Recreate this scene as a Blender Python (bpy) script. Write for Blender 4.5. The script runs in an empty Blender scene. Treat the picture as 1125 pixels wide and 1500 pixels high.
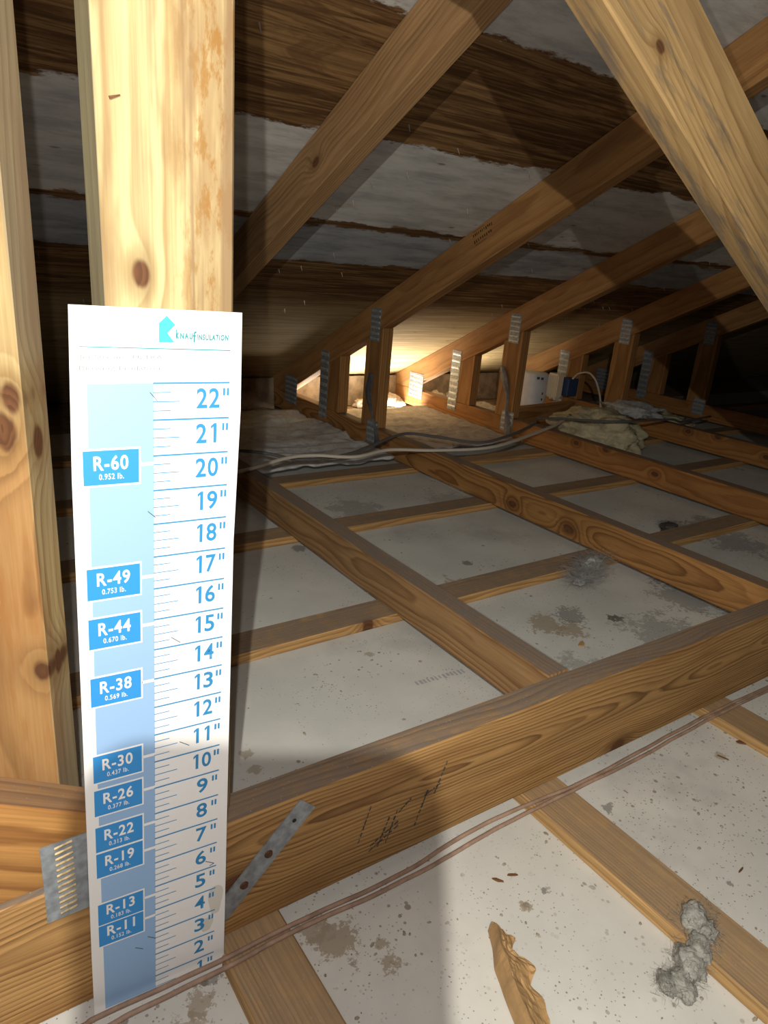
import bpy, bmesh, math, random
from mathutils import Vector, Matrix, noise as mnoise

random.seed(7)
S = bpy.context.scene
COL = S.collection
I = 0.0254

# ------------------------------------------------------------------ camera
cam_d = bpy.data.cameras.new('camera')
cam_d.sensor_fit = 'VERTICAL'
cam_d.sensor_height = 36.0
cam_d.lens = 36.0 * 1013.34 / 1500.0
cam_d.clip_start = 0.01
cam = bpy.data.objects.new('camera', cam_d)
COL.objects.link(cam)
S.camera = cam
def rodrigues(a):
    v = Vector(a); th = v.length; k = v / th
    return Matrix.Rotation(th, 3, k)
RC = rodrigues((1.8698, -0.5249, 0.4807))
CAM_POS = Vector((-0.1337, -0.4711, 0.5819))
m = Matrix.Identity(4)
for i in range(3):
    m[i][0] = RC[0][i]; m[i][1] = -RC[1][i]; m[i][2] = -RC[2][i]; m[i][3] = CAM_POS[i]
cam.matrix_world = m

# ------------------------------------------------------------------ world, lights, exposure
S.view_settings.view_transform = 'Standard'
S.view_settings.look = 'None'
S.view_settings.exposure = 0.0
S.view_settings.gamma = 1.0
S.view_settings.use_curve_mapping = False
w = bpy.data.worlds.new('world'); S.world = w
w.use_nodes = True
w.node_tree.nodes['Background'].inputs[0].default_value = (0.55, 0.7, 1.0, 1)
w.node_tree.nodes['Background'].inputs[1].default_value = 0.25

def light(name, kind, loc, power, color, radius=None):
    d = bpy.data.lights.new(name, kind)
    d.energy = power; d.color = color
    if radius is not None: d.shadow_soft_size = radius
    o = bpy.data.objects.new(name, d); COL.objects.link(o)
    o.location = loc
    return o
# the telephone's own flash, beside its lens, and the head torch of the person holding it
light('phone_flash', 'POINT', (-0.1442, -0.4593, 0.5794), 10.5, (1.0, 0.94, 0.90), 0.003)
torch = light('head_torch', 'SPOT', (-0.262, -0.650, 0.806), 41.0, (1.0, 0.965, 0.87), 0.004)
torch.data.spot_size = math.radians(150); torch.data.spot_blend = 1.0
torch.rotation_euler = Vector((0.62, 0.75, -0.50)).to_track_quat('-Z', 'Y').to_euler()
# daylight that comes up through the soffit slot at the eave
sd = light('soffit_daylight', 'AREA', (1.52, 1.945, -0.16), 34.0, (1.0, 0.93, 0.80))
sd.data.shape = 'RECTANGLE'; sd.data.size = 0.80; sd.data.size_y = 0.22
sd.rotation_euler = (math.radians(180 - 20), 0, 0)

# ------------------------------------------------------------------ node helper
class NB:
    def __init__(self, name):
        self.mat = bpy.data.materials.new(name)
        self.mat.use_nodes = True
        self.t = self.mat.node_tree
        self.n = self.t.nodes; self.l = self.t.links
        self.bsdf = self.n['Principled BSDF']
    def _in(self, sock, v):
        if hasattr(v, 'is_output') or isinstance(v, bpy.types.NodeSocket): self.l.new(v, sock)
        elif v is not None:
            try: sock.default_value = v
            except Exception:
                sock.default_value = (v[0], v[1], v[2], 1.0)
    def m(self, op, a, b=None, c=None, clamp=False):
        nd = self.n.new('ShaderNodeMath'); nd.operation = op; nd.use_clamp = clamp
        for i, v in enumerate((a, b, c)):
            if v is not None: self._in(nd.inputs[i], v)
        return nd.outputs[0]
    def add(self, a, b): return self.m('ADD', a, b)
    def mul(self, a, b): return self.m('MULTIPLY', a, b)
    def sub(self, a, b): return self.m('SUBTRACT', a, b)
    def coord(self, kind='Object'):
        nd = self.n.new('ShaderNodeTexCoord'); return nd.outputs[kind]
    def xyz(self, v):
        nd = self.n.new('ShaderNodeSeparateXYZ'); self.l.new(v, nd.inputs[0]); return nd.outputs
    def vec(self, x, y, z):
        nd = self.n.new('ShaderNodeCombineXYZ')
        for i, v in enumerate((x, y, z)): self._in(nd.inputs[i], v)
        return nd.outputs[0]
    def noise(self, vec, scale=1.0, detail=2.0, rough=0.5, dist=0.0):
        nd = self.n.new('ShaderNodeTexNoise')
        self.l.new(vec, nd.inputs['Vector']); nd.inputs['Scale'].default_value = scale
        nd.inputs['Detail'].default_value = detail; nd.inputs['Roughness'].default_value = rough
        nd.inputs['Distortion'].default_value = dist
        return nd.outputs[0]
    def voro(self, vec, scale, feature='F1'):
        nd = self.n.new('ShaderNodeTexVoronoi'); nd.feature = feature
        self.l.new(vec, nd.inputs['Vector']); nd.inputs['Scale'].default_value = scale
        return nd
    def smooth(self, v, a, b, lo=0.0, hi=1.0):
        nd = self.n.new('ShaderNodeMapRange'); nd.interpolation_type = 'SMOOTHSTEP'
        self._in(nd.inputs[0], v)
        nd.inputs[1].default_value = a; nd.inputs[2].default_value = b
        nd.inputs[3].default_value = lo; nd.inputs[4].default_value = hi
        return nd.outputs[0]
    def ramp(self, v, stops):
        nd = self.n.new('ShaderNodeValToRGB'); e = nd.color_ramp.elements
        while len(e) < len(stops): e.new(0.5)
        for el, (p, c) in zip(e, stops):
            el.position = p; el.color = (c, c, c, 1) if isinstance(c, (int, float)) else (*c, 1)
        self.l.new(v, nd.inputs[0]); return nd.outputs[0]
    def mix(self, f, a, b, mode='MIX'):
        nd = self.n.new('ShaderNodeMix'); nd.data_type = 'RGBA'; nd.blend_type = mode
        self._in(nd.inputs[0], f)
        for s, v in ((nd.inputs[6], a), (nd.inputs[7], b)):
            if isinstance(v, tuple): s.default_value = (*v, 1.0)
            else: self.l.new(v, s)
        return nd.outputs[2]
    def bump(self, h, strength=0.3, dist=0.001):
        nd = self.n.new('ShaderNodeBump'); nd.inputs['Strength'].default_value = strength
        nd.inputs['Distance'].default_value = dist
        self.l.new(h, nd.inputs['Height']); self.l.new(nd.outputs[0], self.bsdf.inputs['Normal'])
    def color(self, c):
        s = self.bsdf.inputs['Base Color']
        if isinstance(c, tuple): s.default_value = (*c, 1)
        else: self.l.new(c, s)
    def set(self, rough=0.7, metal=0.0, spec=0.3):
        self.bsdf.inputs['Roughness'].default_value = rough
        self.bsdf.inputs['Metallic'].default_value = metal
        self.bsdf.inputs['Specular IOR Level'].default_value = spec

def plain(name, c, rough=0.6, metal=0.0, spec=0.3, var=0.0, scale=60.0):
    b = NB(name); b.set(rough, metal, spec)
    if var:
        n = b.noise(b.coord(), scale, 4.0, 0.6)
        f = b.smooth(n, 0.25, 0.75, 1 - var, 1 + var)
        b.color(b.mix(1.0, c, b.vec(f, f, f), 'MULTIPLY'))
    else: b.color(c)
    return b.mat

def wood(name, light_c, dark_c, seed=0.0, period=0.0065, py=-0.07, pz=0.0, wav=1.0, knots=(), dust=0.0,
         stain=None, stain_amt=0.5, ring_amt=0.85, resin=0.0, blue=0.0, heart=False, streak=0.0, side_grey=None):
    """Sawn pine: growth rings about a pith line that runs along the board's own X axis."""
    b = NB(name); b.set(0.72, 0, 0.25)
    x, y, z = b.xyz(b.coord())[:3]
    xs = b.add(x, seed * 3.17)
    n1 = b.sub(b.noise(b.vec(b.mul(xs, 2.2), b.mul(y, 5.0), b.mul(z, 5.0)), 1.0, 2.0), 0.5)
    n2 = b.sub(b.noise(b.vec(b.mul(xs, 1.5), b.add(b.mul(y, 4.0), 9.1 + seed), b.mul(z, 4.0)), 1.0, 2.0), 0.5)
    n3 = b.sub(b.noise(b.vec(b.mul(xs, 22.0), b.mul(y, 90.0), b.mul(z, 90.0)), 1.0, 2.0), 0.5)
    ry = b.add(b.sub(y, py), b.mul(n1, 0.05 * wav))
    rz = b.add(b.sub(z, pz), b.mul(n2, 0.07 * wav))
    r = b.m('SQRT', b.add(b.mul(ry, ry), b.mul(rz, rz)))
    r = b.add(r, b.mul(n3, 0.0022))
    kmask = None; khalo = None
    for (kx, kz, kr, ax) in knots:
        other = z if ax == 'z' else y
        dx = b.mul(b.sub(x, kx), 0.62); dz = b.sub(other, kz)
        d = b.m('SQRT', b.add(b.mul(dx, dx), b.mul(dz, dz)))
        d = b.add(d, b.mul(n3, kr * 0.7))
        g = b.m('EXPONENT', b.mul(b.mul(d, d), -1.0 / (kr * 1.9) ** 2))
        r = b.add(r, b.mul(g, kr * 1.5))
        mk = b.smooth(d, kr * 0.55, kr * 0.95, 1.0, 0.0)
        hl = b.smooth(d, kr * 0.8, kr * 2.2, 1.0, 0.0)
        kmask = mk if kmask is None else b.m('MAXIMUM', kmask, mk)
        khalo = hl if khalo is None else b.m('MAXIMUM', khalo, hl)
    fr = b.m('FRACT', b.mul(r, 1.0 / period))
    ring = b.ramp(fr, [(0.0, 0.0), (0.35, 0.12), (0.72, 0.75), (0.88, 1.0), (1.0, 0.0)])
    per = b.m('FLOOR', b.mul(r, 1.0 / period))
    wn = b.n.new('ShaderNodeTexWhiteNoise'); wn.noise_dimensions = '1D'; b.l.new(b.add(per, seed), wn.inputs['W'])
    ring = b.mul(ring, b.add(0.45, b.mul(wn.outputs[0], 0.55)))
    c = b.mix(b.mul(ring, ring_amt), light_c, dark_c)
    fib = b.noise(b.vec(b.mul(xs, 9.0), b.mul(y, 420.0), b.mul(z, 420.0)), 1.0, 3.0, 0.6)
    fb = b.smooth(fib, 0.2, 0.8, 0.78, 1.16)
    c = b.mix(1.0, c, b.vec(fb, fb, fb), 'MULTIPLY')
    big = b.noise(b.vec(b.mul(xs, 3.0), b.mul(y, 16.0), b.add(b.mul(z, 16.0), seed)), 1.0, 3.0, 0.6)
    bf = b.smooth(big, 0.3, 0.7, 0.84, 1.12)
    c = b.mix(1.0, c, b.vec(bf, bf, bf), 'MULTIPLY')
    if stain:
        sn = b.noise(b.vec(b.mul(xs, 5.0), b.mul(y, 30.0), b.add(b.mul(z, 30.0), 4.4 + seed)), 1.0, 4.0, 0.65)
        c = b.mix(b.mul(b.smooth(sn, 0.48, 0.66), stain_amt), c, stain)
    if blue:
        sn = b.noise(b.vec(b.mul(xs, 9.0), b.mul(y, 40.0), b.add(b.mul(z, 60.0), 14.4 + seed)), 1.0, 4.0, 0.65)
        c = b.mix(b.mul(b.smooth(sn, 0.54, 0.68), blue), c, (0.10, 0.10, 0.10))
    if resin:
        sn = b.noise(b.vec(b.mul(xs, 26.0), b.mul(y, 60.0), b.add(b.mul(z, 75.0), 24.0 + seed)), 1.0, 5.0, 0.7)
        area = b.smooth(z, -0.01, 0.03)
        c = b.mix(b.mul(b.mul(b.smooth(sn, 0.48, 0.60), area), resin), c, (0.27, 0.13, 0.028))
    if streak:
        sn = b.noise(b.vec(b.mul(xs, 1.1), b.mul(y, 8.0), b.add(b.mul(z, 75.0), 31.0 + seed)), 1.0, 3.0, 0.65)
        c = b.mix(b.mul(b.mul(b.smooth(sn, 0.46, 0.62), b.smooth(z, -0.022, 0.0, 0.25, 1.0)), streak), c, (0.235, 0.15, 0.075))
    if side_grey is not None:
        c = b.mix(b.smooth(z, side_grey, side_grey - 0.0006, 0.0, 0.65), c, (0.17, 0.165, 0.115))
    if heart:   # reddish heartwood in the lower half of the broad face, a greyer tone on the narrow one
        hw = b.mul(b.smooth(b.add(x, b.mul(n2, 0.25)), 0.40, 0.34), b.smooth(b.m('ABSOLUTE', y), 0.016, 0.0188))
        c = b.mix(b.mul(hw, 0.65), c, b.mix(ring, (0.34, 0.145, 0.04), (0.15, 0.055, 0.018)))
        gy = b.smooth(b.add(z, b.mul(n1, 0.01)), 0.0425, 0.0438)
        c = b.mix(b.mul(gy, 0.6), c, (0.23, 0.19, 0.135))
    if kmask is not None:
        c = b.mix(b.mul(khalo, 0.5), c, tuple(v * 0.75 for v in dark_c))
        kring = b.smooth(b.m('FRACT', b.mul(r, 300.0)), 0.2, 0.8, 0.55, 1.0)
        kc = b.mix(kring, (0.045, 0.02, 0.01), (0.13, 0.055, 0.022))
        c = b.mix(kmask, c, kc)
    if dust:
        g = b.n.new('ShaderNodeNewGeometry')
        nz = b.xyz(g.outputs['Normal'])[2]
        dn = b.noise(b.coord('Object'), 45.0, 5.0, 0.7)
        f = b.mul(b.smooth(nz, 0.75, 0.95), b.smooth(dn, 0.2, 0.65, dust * 0.45, dust))
        c = b.mix(f, c, (0.19, 0.165, 0.145))
        sp = b.voro(b.coord('Object'), 160.0).outputs['Distance']
        c = b.mix(b.mul(b.smooth(sp, 0.08, 0.16, 0.6, 0.0), f), c, (0.45, 0.43, 0.40))
    b.color(c)
    b.bump(b.sub(b.mul(fib, 0.5), b.mul(ring, 0.4)), 0.25, 0.0006)
    return b.mat

# ------------------------------------------------------------------ mesh helpers
def mesh_from(bm, name):
    me = bpy.data.meshes.new(name)
    bmesh.ops.recalc_face_normals(bm, faces=bm.faces)
    bm.to_mesh(me); bm.free(); return me

def link(name, me, mat, parent=None, M=None, smooth=False):
    o = bpy.data.objects.new(name, me); COL.objects.link(o)
    if mat is not None and not me.materials: me.materials.append(mat)
    if smooth:
        for p in me.polygons: p.use_smooth = True
    M = M or Matrix.Identity(4)
    if parent is not None:
        o.parent = parent
        o.matrix_basis = parent['_m'] @ M if False else INV[parent.name] @ M
        INV[o.name] = M.inverted()
    else:
        o.matrix_basis = M; INV[o.name] = M.inverted()
    return o
INV = {}

def frame(o, x, z):
    """matrix whose X runs along x, Z near z, at origin o"""
    x = Vector(x).normalized(); z = Vector(z); y = z.cross(x).normalized(); z = x.cross(y)
    m = Matrix.Identity(4)
    for i in range(3):
        m[i][0] = x[i]; m[i][1] = y[i]; m[i][2] = z[i]; m[i][3] = o[i]
    return m

def prism_bm(poly, y0, y1, bev=0.0018):
    bm = bmesh.new()
    a = [bm.verts.new((x, y0, z)) for x, z in poly]
    b = [bm.verts.new((x, y1, z)) for x, z in poly]
    n = len(poly)
    bm.faces.new(a); bm.faces.new(list(reversed(b)))
    for i in range(n): bm.faces.new((a[i], b[i], b[(i + 1) % n], a[(i + 1) % n]))
    if bev: bmesh.ops.bevel(bm, geom=list(bm.edges), offset=bev, segments=1, affect='EDGES')
    return bm

def board(name, o, x, z, poly, t, mat, parent=None, bev=0.0018):
    """lumber: polygon in the (x, z) plane of its frame, thickness t centred on the frame's y"""
    return link(name, mesh_from(prism_bm(poly, -t / 2, t / 2, bev), name), mat, parent, frame(o, x, z))

def box_bm(bm, x0, x1, y0, y1, z0, z1):
    r = bmesh.ops.create_cube(bm, size=1.0, matrix=Matrix.Translation(((x0+x1)/2, (y0+y1)/2, (z0+z1)/2)) @
                              Matrix.Diagonal((x1-x0, y1-y0, z1-z0, 1)))
    return r['verts']

def rect(l, h, x0=0.0): return [(x0, -h/2), (l, -h/2), (l, h/2), (x0, h/2)]

def empty(name, loc):
    o = bpy.data.objects.new(name, None); o.empty_display_size = 0.05
    COL.objects.link(o); o.location = loc
    INV[o.name] = Matrix.Translation(loc).inverted()
    return o

def tag(o, label=None, cat=None, group=None, kind=None):
    if label: o['label'] = label
    if cat: o['category'] = cat
    if group: o['group'] = group
    if kind: o['kind'] = kind
    return o

def spline(pts, per=8):
    P = [Vector(p) for p in pts]; P = [2*P[0]-P[1]] + P + [2*P[-1]-P[-2]]
    out = []
    for i in range(1, len(P) - 2):
        for k in range(per):
            t = k / per; a, b, c, d = P[i-1:i+3]
            out.append(0.5*((2*b)+(c-a)*t+(2*a-5*b+4*c-d)*t*t+(3*b-a-3*c+d)*t**3))
    out.append(P[-2]); return out

def tube_bm(pts, r, seg=8, flat=1.0, bm=None):
    bm = bm or bmesh.new(); rings = []
    for i, p in enumerate(pts):
        t = (pts[min(i+1, len(pts)-1)] - pts[max(i-1, 0)]).normalized()
        a = t.cross(Vector((0, 0, 1)))
        if a.length < 1e-4: a = Vector((1, 0, 0))
        a.normalize(); b = a.cross(t)
        rings.append([bm.verts.new(p + (a*math.cos(2*math.pi*k/seg)*flat + b*math.sin(2*math.pi*k/seg)) * r) for k in range(seg)])
    for i in range(len(rings) - 1):
        for k in range(seg): bm.faces.new((rings[i][k], rings[i][(k+1) % seg], rings[i+1][(k+1) % seg], rings[i+1][k]))
    bm.faces.new(rings[0]); bm.faces.new(list(reversed(rings[-1])))
    return bm

# ------------------------------------------------------------------ materials
OR_L, OR_D = (0.42, 0.22, 0.075), (0.17, 0.065, 0.018)
M_chord = wood('pine_chord', (0.43, 0.245, 0.09), (0.10, 0.040, 0.012), 1.3, 0.0046, -0.042, 0.018, 1.25,
               knots=[(0.953, -0.062, 0.013, 'z'), (0.372, -0.004, 0.013, 'z')], dust=0.75, stain=(0.20, 0.085, 0.025), stain_amt=0.35)
M_joist = wood('pine_joist', (0.35, 0.205, 0.09), (0.135, 0.06, 0.022), 2.1, 0.0058, -0.042, 0.008, 1.15, dust=0.85)
M_joist_red = wood('pine_joist_red', (0.38, 0.19, 0.062), (0.13, 0.048, 0.014), 3.4, 0.0052, -0.040, -0.006, 1.3,
                   knots=[(0.66, -0.012, 0.012, 'z'), (0.475, -0.012, 0.013, 'z')], dust=0.8)
M_joist_plain = wood('pine_joist_plain', (0.34, 0.16, 0.05), (0.20, 0.075, 0.02), 5.2, 0.0065, -0.05, 0.02, 1.1,
                     knots=[(0.985, 0.022, 0.009, 'z'), (0.866, 0.029, 0.009, 'z'), (0.676, 0.003, 0.009, 'z')], dust=0.7)
M_rafter = wood('pine_rafter', (0.38, 0.225, 0.10), (0.20, 0.10, 0.04), 6.6, 0.0055, -0.07, -0.05, 0.9,
                knots=[(0.785, -0.002, 0.010, 'z')], stain=(0.24, 0.12, 0.05), stain_amt=0.3)
M_rafter_red = wood('pine_rafter_red', (0.36, 0.185, 0.065), (0.21, 0.09, 0.028), 8.8, 0.011, -0.09, 0.03, 0.8, stain=(0.2, 0.08, 0.03), stain_amt=0.35)
M_web = wood('pine_web', (0.36, 0.18, 0.06), (0.20, 0.085, 0.026), 9.3, 0.008, -0.07, 0.01, 0.9)
M_post = wood('pine_post', (0.56, 0.46, 0.235), (0.30, 0.19, 0.075), 4.7, 0.011, -0.06, 0.035, 0.8,
              knots=[(0.472, -0.0205, 0.0075, 'z')], stain=(0.27, 0.165, 0.075), stain_amt=0.75, ring_amt=0.8, resin=0.85, streak=0.9, side_grey=-0.0436)
M_diag = wood('pine_brace', (0.46, 0.30, 0.13), (0.27, 0.15, 0.055), 11.9, 0.0062, -0.055, 0.03, 0.9,
              knots=[(0.083, -0.019, 0.0062, 'z')], stain=(0.30, 0.19, 0.09), stain_amt=0.35, blue=0.55)
M_diag_low = wood('pine_low_brace', (0.40, 0.20, 0.06), (0.20, 0.08, 0.022), 13.1, 0.012, -0.05, 0.02, 0.8, dust=0.85)
M_stud = wood('pine_stud', (0.46, 0.34, 0.16), (0.27, 0.155, 0.055), 14.2, 0.009, -0.06, 0.03, 0.9,
              knots=[(0.36, 0.03, 0.011, 'z'), (0.345, 0.006, 0.012, 'z'), (0.375, -0.02, 0.010, 'z'), (0.385, 0.037, 0.009, 'z'), (0.168, 0.040, 0.008, 'z'), (0.35, 0.0, 0.010, 'y'), (0.167, 0.0, 0.009, 'y')],
              stain=(0.27, 0.11, 0.03), stain_amt=0.6, heart=True)
M_strip = wood('pine_strip', (0.50, 0.30, 0.12), (0.27, 0.13, 0.045), 15.5, 0.0045, -0.03, 0.02, 0.7, dust=0.75)
M_strip_knot = wood('pine_strip_knot', (0.50, 0.30, 0.12), (0.27, 0.13, 0.045), 17.5, 0.0045, -0.03, 0.02, 0.7, knots=[(1.668, -0.030, 0.0085, 'z')], dust=0.75)
M_strip_near = wood('pine_strip_near', (0.46, 0.285, 0.12), (0.27, 0.145, 0.055), 16.5, 0.0042, -0.02, 0.012, 0.6, dust=0.45)

M_steel = plain('galvanised_steel', (0.30, 0.33, 0.36), 0.5, 0.55, 0.5, 0.3, 90)
M_steel_pale = plain('galvanised_teeth', (0.50, 0.53, 0.54), 0.4, 0.55, 0.5, 0.2, 90)
M_nail = plain('nail_steel', (0.45, 0.43, 0.40), 0.5, 0.6, 0.5)
M_rust = plain('rusty_nail', (0.10, 0.045, 0.025), 0.7, 0.4, 0.3, 0.3, 200)

def drywall(name, speck, base, spots=()):
    b = NB(name); b.set(0.85, 0, 0.15)
    co = b.coord()
    c = base
    n = b.noise(co, 5.0, 4.0, 0.6)
    f = b.smooth(n, 0.3, 0.7, 0.90, 1.06)
    c = b.mix(1.0, c, b.vec(f, f, f), 'MULTIPLY')
    wob = b.noise(co, 60.0, 3.0)
    for sc, thr, dens, col in ((55.0, 0.16, 0.50, (0.24, 0.20, 0.16)), (110.0, 0.20, 0.50, (0.27, 0.23, 0.19)), (230.0, 0.22, 0.46, (0.22, 0.18, 0.15))):
        v = b.voro(co, sc)
        d = b.add(v.outputs['Distance'], b.mul(b.sub(wob, 0.5), 0.45))
        rnd = b.xyz(v.outputs['Color'])[0]
        area = b.smooth(b.noise(co, 4.5 + sc * 0.01, 3.0), dens - speck, dens + 0.12)
        mk = b.mul(b.smooth(d, thr * 0.7, thr, 1.0, 0.0), b.mul(b.smooth(rnd, 0.45, 0.5), area))
        c = b.mix(b.mul(mk, 0.85), c, col)
    # tan stains with ragged rims
    bl = b.add(b.noise(co, 3.1, 2.0), b.mul(b.sub(b.noise(co, 42.0, 5.0, 0.65), 0.5), 0.55))
    c = b.mix(b.smooth(bl, 0.72, 0.735, 0.0, 0.75), c, (0.36, 0.30, 0.23))
    gr = b.noise(co, 2.3, 5.0, 0.7)
    c = b.mix(b.smooth(gr, 0.54, 0.74, 0.0, 0.5), c, (0.27, 0.25, 0.23))
    # individual stains: (x, y, radius, colour, strength), ragged
    sx, sy = b.xyz(co)[:2]
    jag = b.mul(b.sub(b.noise(co, 120.0, 5.0, 0.75), 0.5), 2.6)
    jag2 = b.mul(b.sub(b.noise(co, 24.0, 3.0, 0.6), 0.5), 2.0)
    for (px, py_, pr, pc, pa) in spots:
        dx, dy = b.sub(sx, px), b.sub(sy, py_)
        d = b.mul(b.m('SQRT', b.add(b.mul(dx, dx), b.mul(dy, dy))), 1.0 / pr)
        d = b.add(d, b.add(jag, jag2))
        c = b.mix(b.smooth(d, 0.62, 0.75, pa, 0.0), c, pc)
    b.color(c); b.bump(b.noise(co, 300.0, 3.0), 0.15, 0.0006)
    return b.mat
TAN, DK, GRY = (0.34, 0.28, 0.20), (0.11, 0.095, 0.08), (0.22, 0.21, 0.195)
M_dry_back = drywall('drywall_back', 0.02, (0.58, 0.575, 0.535), [
    (0.769, 0.243, 0.045, TAN, .8), (0.80, 0.205, 0.04, TAN, .8), (0.84, 0.25, 0.04, GRY, .7), (0.909, 0.202, 0.017, DK, .9), (0.819, 0.514, 0.014, GRY, .9),
    (1.12, 0.19, 0.09, GRY, .6), (1.19, 0.245, 0.07, GRY, .55), (0.95, 0.12, 0.09, GRY, .55), (0.72, 0.11, 0.05, GRY, .5), (0.778, 0.899, 0.09, GRY, .5), (1.05, 0.86, 0.08, GRY, .4),
    (0.164, 0.18, 0.012, TAN, .7), (0.16, 0.15, 0.011, TAN, .7), (0.429, 0.306, 0.010, TAN, .7), (1.55, 0.32, 0.10, GRY, .6), (1.62, 0.44, 0.07, DK, .5), (1.50, 0.47, 0.06, GRY, .7), (0.529, 0.73, 0.02, GRY, .8)])
M_dry_front = drywall('drywall_front', 0.12, (0.62, 0.605, 0.555), [
    (0.165, -0.053, 0.034, TAN, .85), (0.148, -0.022, 0.022, TAN, .8), (0.195, -0.095, 0.018, TAN, .8), (0.198, -0.075, 0.013, TAN, .8), (0.021, -0.038, 0.020, TAN, .75), (0.042, -0.017, 0.018, DK, .6),
    (0.0, -0.06, 0.03, TAN, .7), (0.562, -0.071, 0.014, GRY, .8), (0.36, -0.121, 0.007, TAN, .9), (0.393, -0.116, 0.006, GRY, .9), (0.594, -0.225, 0.008, GRY, .8), (0.803, -0.085, 0.012, TAN, .6)])

def deck(name):
    """plywood underside: bare brown wood with torn white paper bands across the slope"""
    b = NB(name); b.set(0.8, 0, 0.2)
    x, y, z = b.xyz(b.coord())[:3]
    g = b.noise(b.vec(b.mul(x, 3.2), b.mul(y, 70.0), z), 1.0, 5.0, 0.65, 1.2)
    g2 = b.noise(b.vec(b.mul(x, 5.0), b.mul(y, 240.0), z), 1.0, 3.0, 0.6)
    big = b.noise(b.vec(b.mul(x, 1.3), b.mul(y, 6.0), z), 1.0, 3.0, 0.6)
    c = b.mix(b.smooth(g, 0.38, 0.60), (0.25, 0.14, 0.055), (0.085, 0.040, 0.014))
    blo = b.smooth(b.noise(b.vec(b.mul(x, 5.0), b.mul(y, 22.0), z), 1.0, 5.0, 0.7, 0.8), 0.50, 0.62)
    c = b.mix(b.mul(blo, 0.55), c, (0.10, 0.048, 0.018))
    f = b.smooth(g2, 0.2, 0.8, 0.75, 1.2); c = b.mix(1.0, c, b.vec(f, f, f), 'MULTIPLY')
    # the ply colour turns paler and yellower towards the eave
    pale = b.mix(b.smooth(g, 0.35, 0.65), (0.46, 0.35, 0.18), (0.33, 0.22, 0.10))
    c = b.mix(b.smooth(y, 1.30, 1.5), c, pale)
    rag = b.mul(b.sub(b.noise(b.vec(b.mul(x, 9.0), b.mul(y, 26.0), z), 1.0, 6.0, 0.72), 0.5), 0.07)
    yy = b.add(b.add(y, rag), b.mul(x, 0.012))
    def band(a, bb, e=0.004):
        return b.mul(b.smooth(yy, a - e, a + e), b.smooth(yy, bb - e, bb + e, 1.0, 0.0))
    patchy = b.smooth(b.noise(b.vec(b.mul(x, 6.0), b.mul(y, 20.0), z), 1.0, 5.0, 0.7), 0.25, 0.42)
    wn = b.noise(b.vec(b.mul(x, 6.0), b.mul(y, 30.0), z), 1.0, 5.0, 0.7)
    wcol = b.mix(b.smooth(wn, 0.35, 0.7), (0.56, 0.545, 0.51), (0.36, 0.35, 0.33))
    c = b.mix(b.mul(band(-0.30, 0.475), b.add(0.5, b.mul(patchy, 0.5))), c, wcol)
    c = b.mix(b.mul(band(0.722, 0.985), b.add(0.55, b.mul(patchy, 0.45))), c, wcol)
    bcol = b.mix(b.smooth(wn, 0.35, 0.7), (0.38, 0.39, 0.40), (0.22, 0.23, 0.245))
    c = b.mix(b.mul(band(1.012, 1.165), b.add(0.4, b.mul(patchy, 0.6))), c, bcol)
    sp = b.voro(b.vec(b.mul(x, 9.0), b.mul(y, 30.0), z), 1.0)
    c = b.mix(b.smooth(sp.outputs['Distance'], 0.05, 0.13, 0.6, 0.0), c, (0.09, 0.05, 0.025))
    b.color(c); b.bump(b.add(g2, g), 0.3, 0.001)
    return b.mat
M_deck = deck('plywood_deck')

# ------------------------------------------------------------------ setting: drywall, roof deck, walls
ZF = -0.0649                      # drywall level in front of the girder
def roof(y): return 1.155 - 0.5 * y
SL = Vector((0, 1, -0.5)).normalized()
NR = Vector((0, 0.5, 1)).normalized()

def setting_box(name, x0, x1, y0, y1, z0, z1, mat):
    bm = bmesh.new(); box_bm(bm, x0, x1, y0, y1, z0, z1)
    return tag(link(name, mesh_from(bm, name), mat), kind='structure')
setting_box('floor', -2.5, 6.5, -2.6, 0.034, ZF - 0.0127, ZF, M_dry_front)
setting_box('floor', -2.5, 6.5, 0.036, 1.845, ZF - 0.0127, 0.0, M_dry_back)
M_osb = plain('weathered_board', (0.27, 0.20, 0.135), 0.8, 0, 0.2, 0.35, 25)
# eave: soffit board beyond the slot, the slot closed away from the two open bays
setting_box('trim_1', -2.5, 6.5, 1.955, 2.30, ZF - 0.0127, 0.0, M_osb)
setting_box('trim_2', -2.5, 1.145, 1.845, 1.955, ZF - 0.0127, 0.0, M_osb)
setting_box('trim_3', 1.97, 6.5, 1.845, 1.955, ZF - 0.0127, 0.0, M_osb)
M_dark = plain('dark_boarding', (0.05, 0.035, 0.025), 0.9, 0, 0.1, 0.3, 12)
setting_box('wall_left', -2.53, -2.5, -2.6, 2.30, ZF - 0.013, 2.6, M_dark)
setting_box('wall_right', 6.5, 6.53, -2.6, 2.30, ZF - 0.013, 2.6, M_dark)
setting_box('wall_rear', -2.53, 6.53, -2.63, -2.6, ZF - 0.013, 2.6, M_dark)
setting_box('wall_eave', -2.53, 6.53, 2.30, 2.33, ZF - 0.013, 0.2, M_dark)

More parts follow.
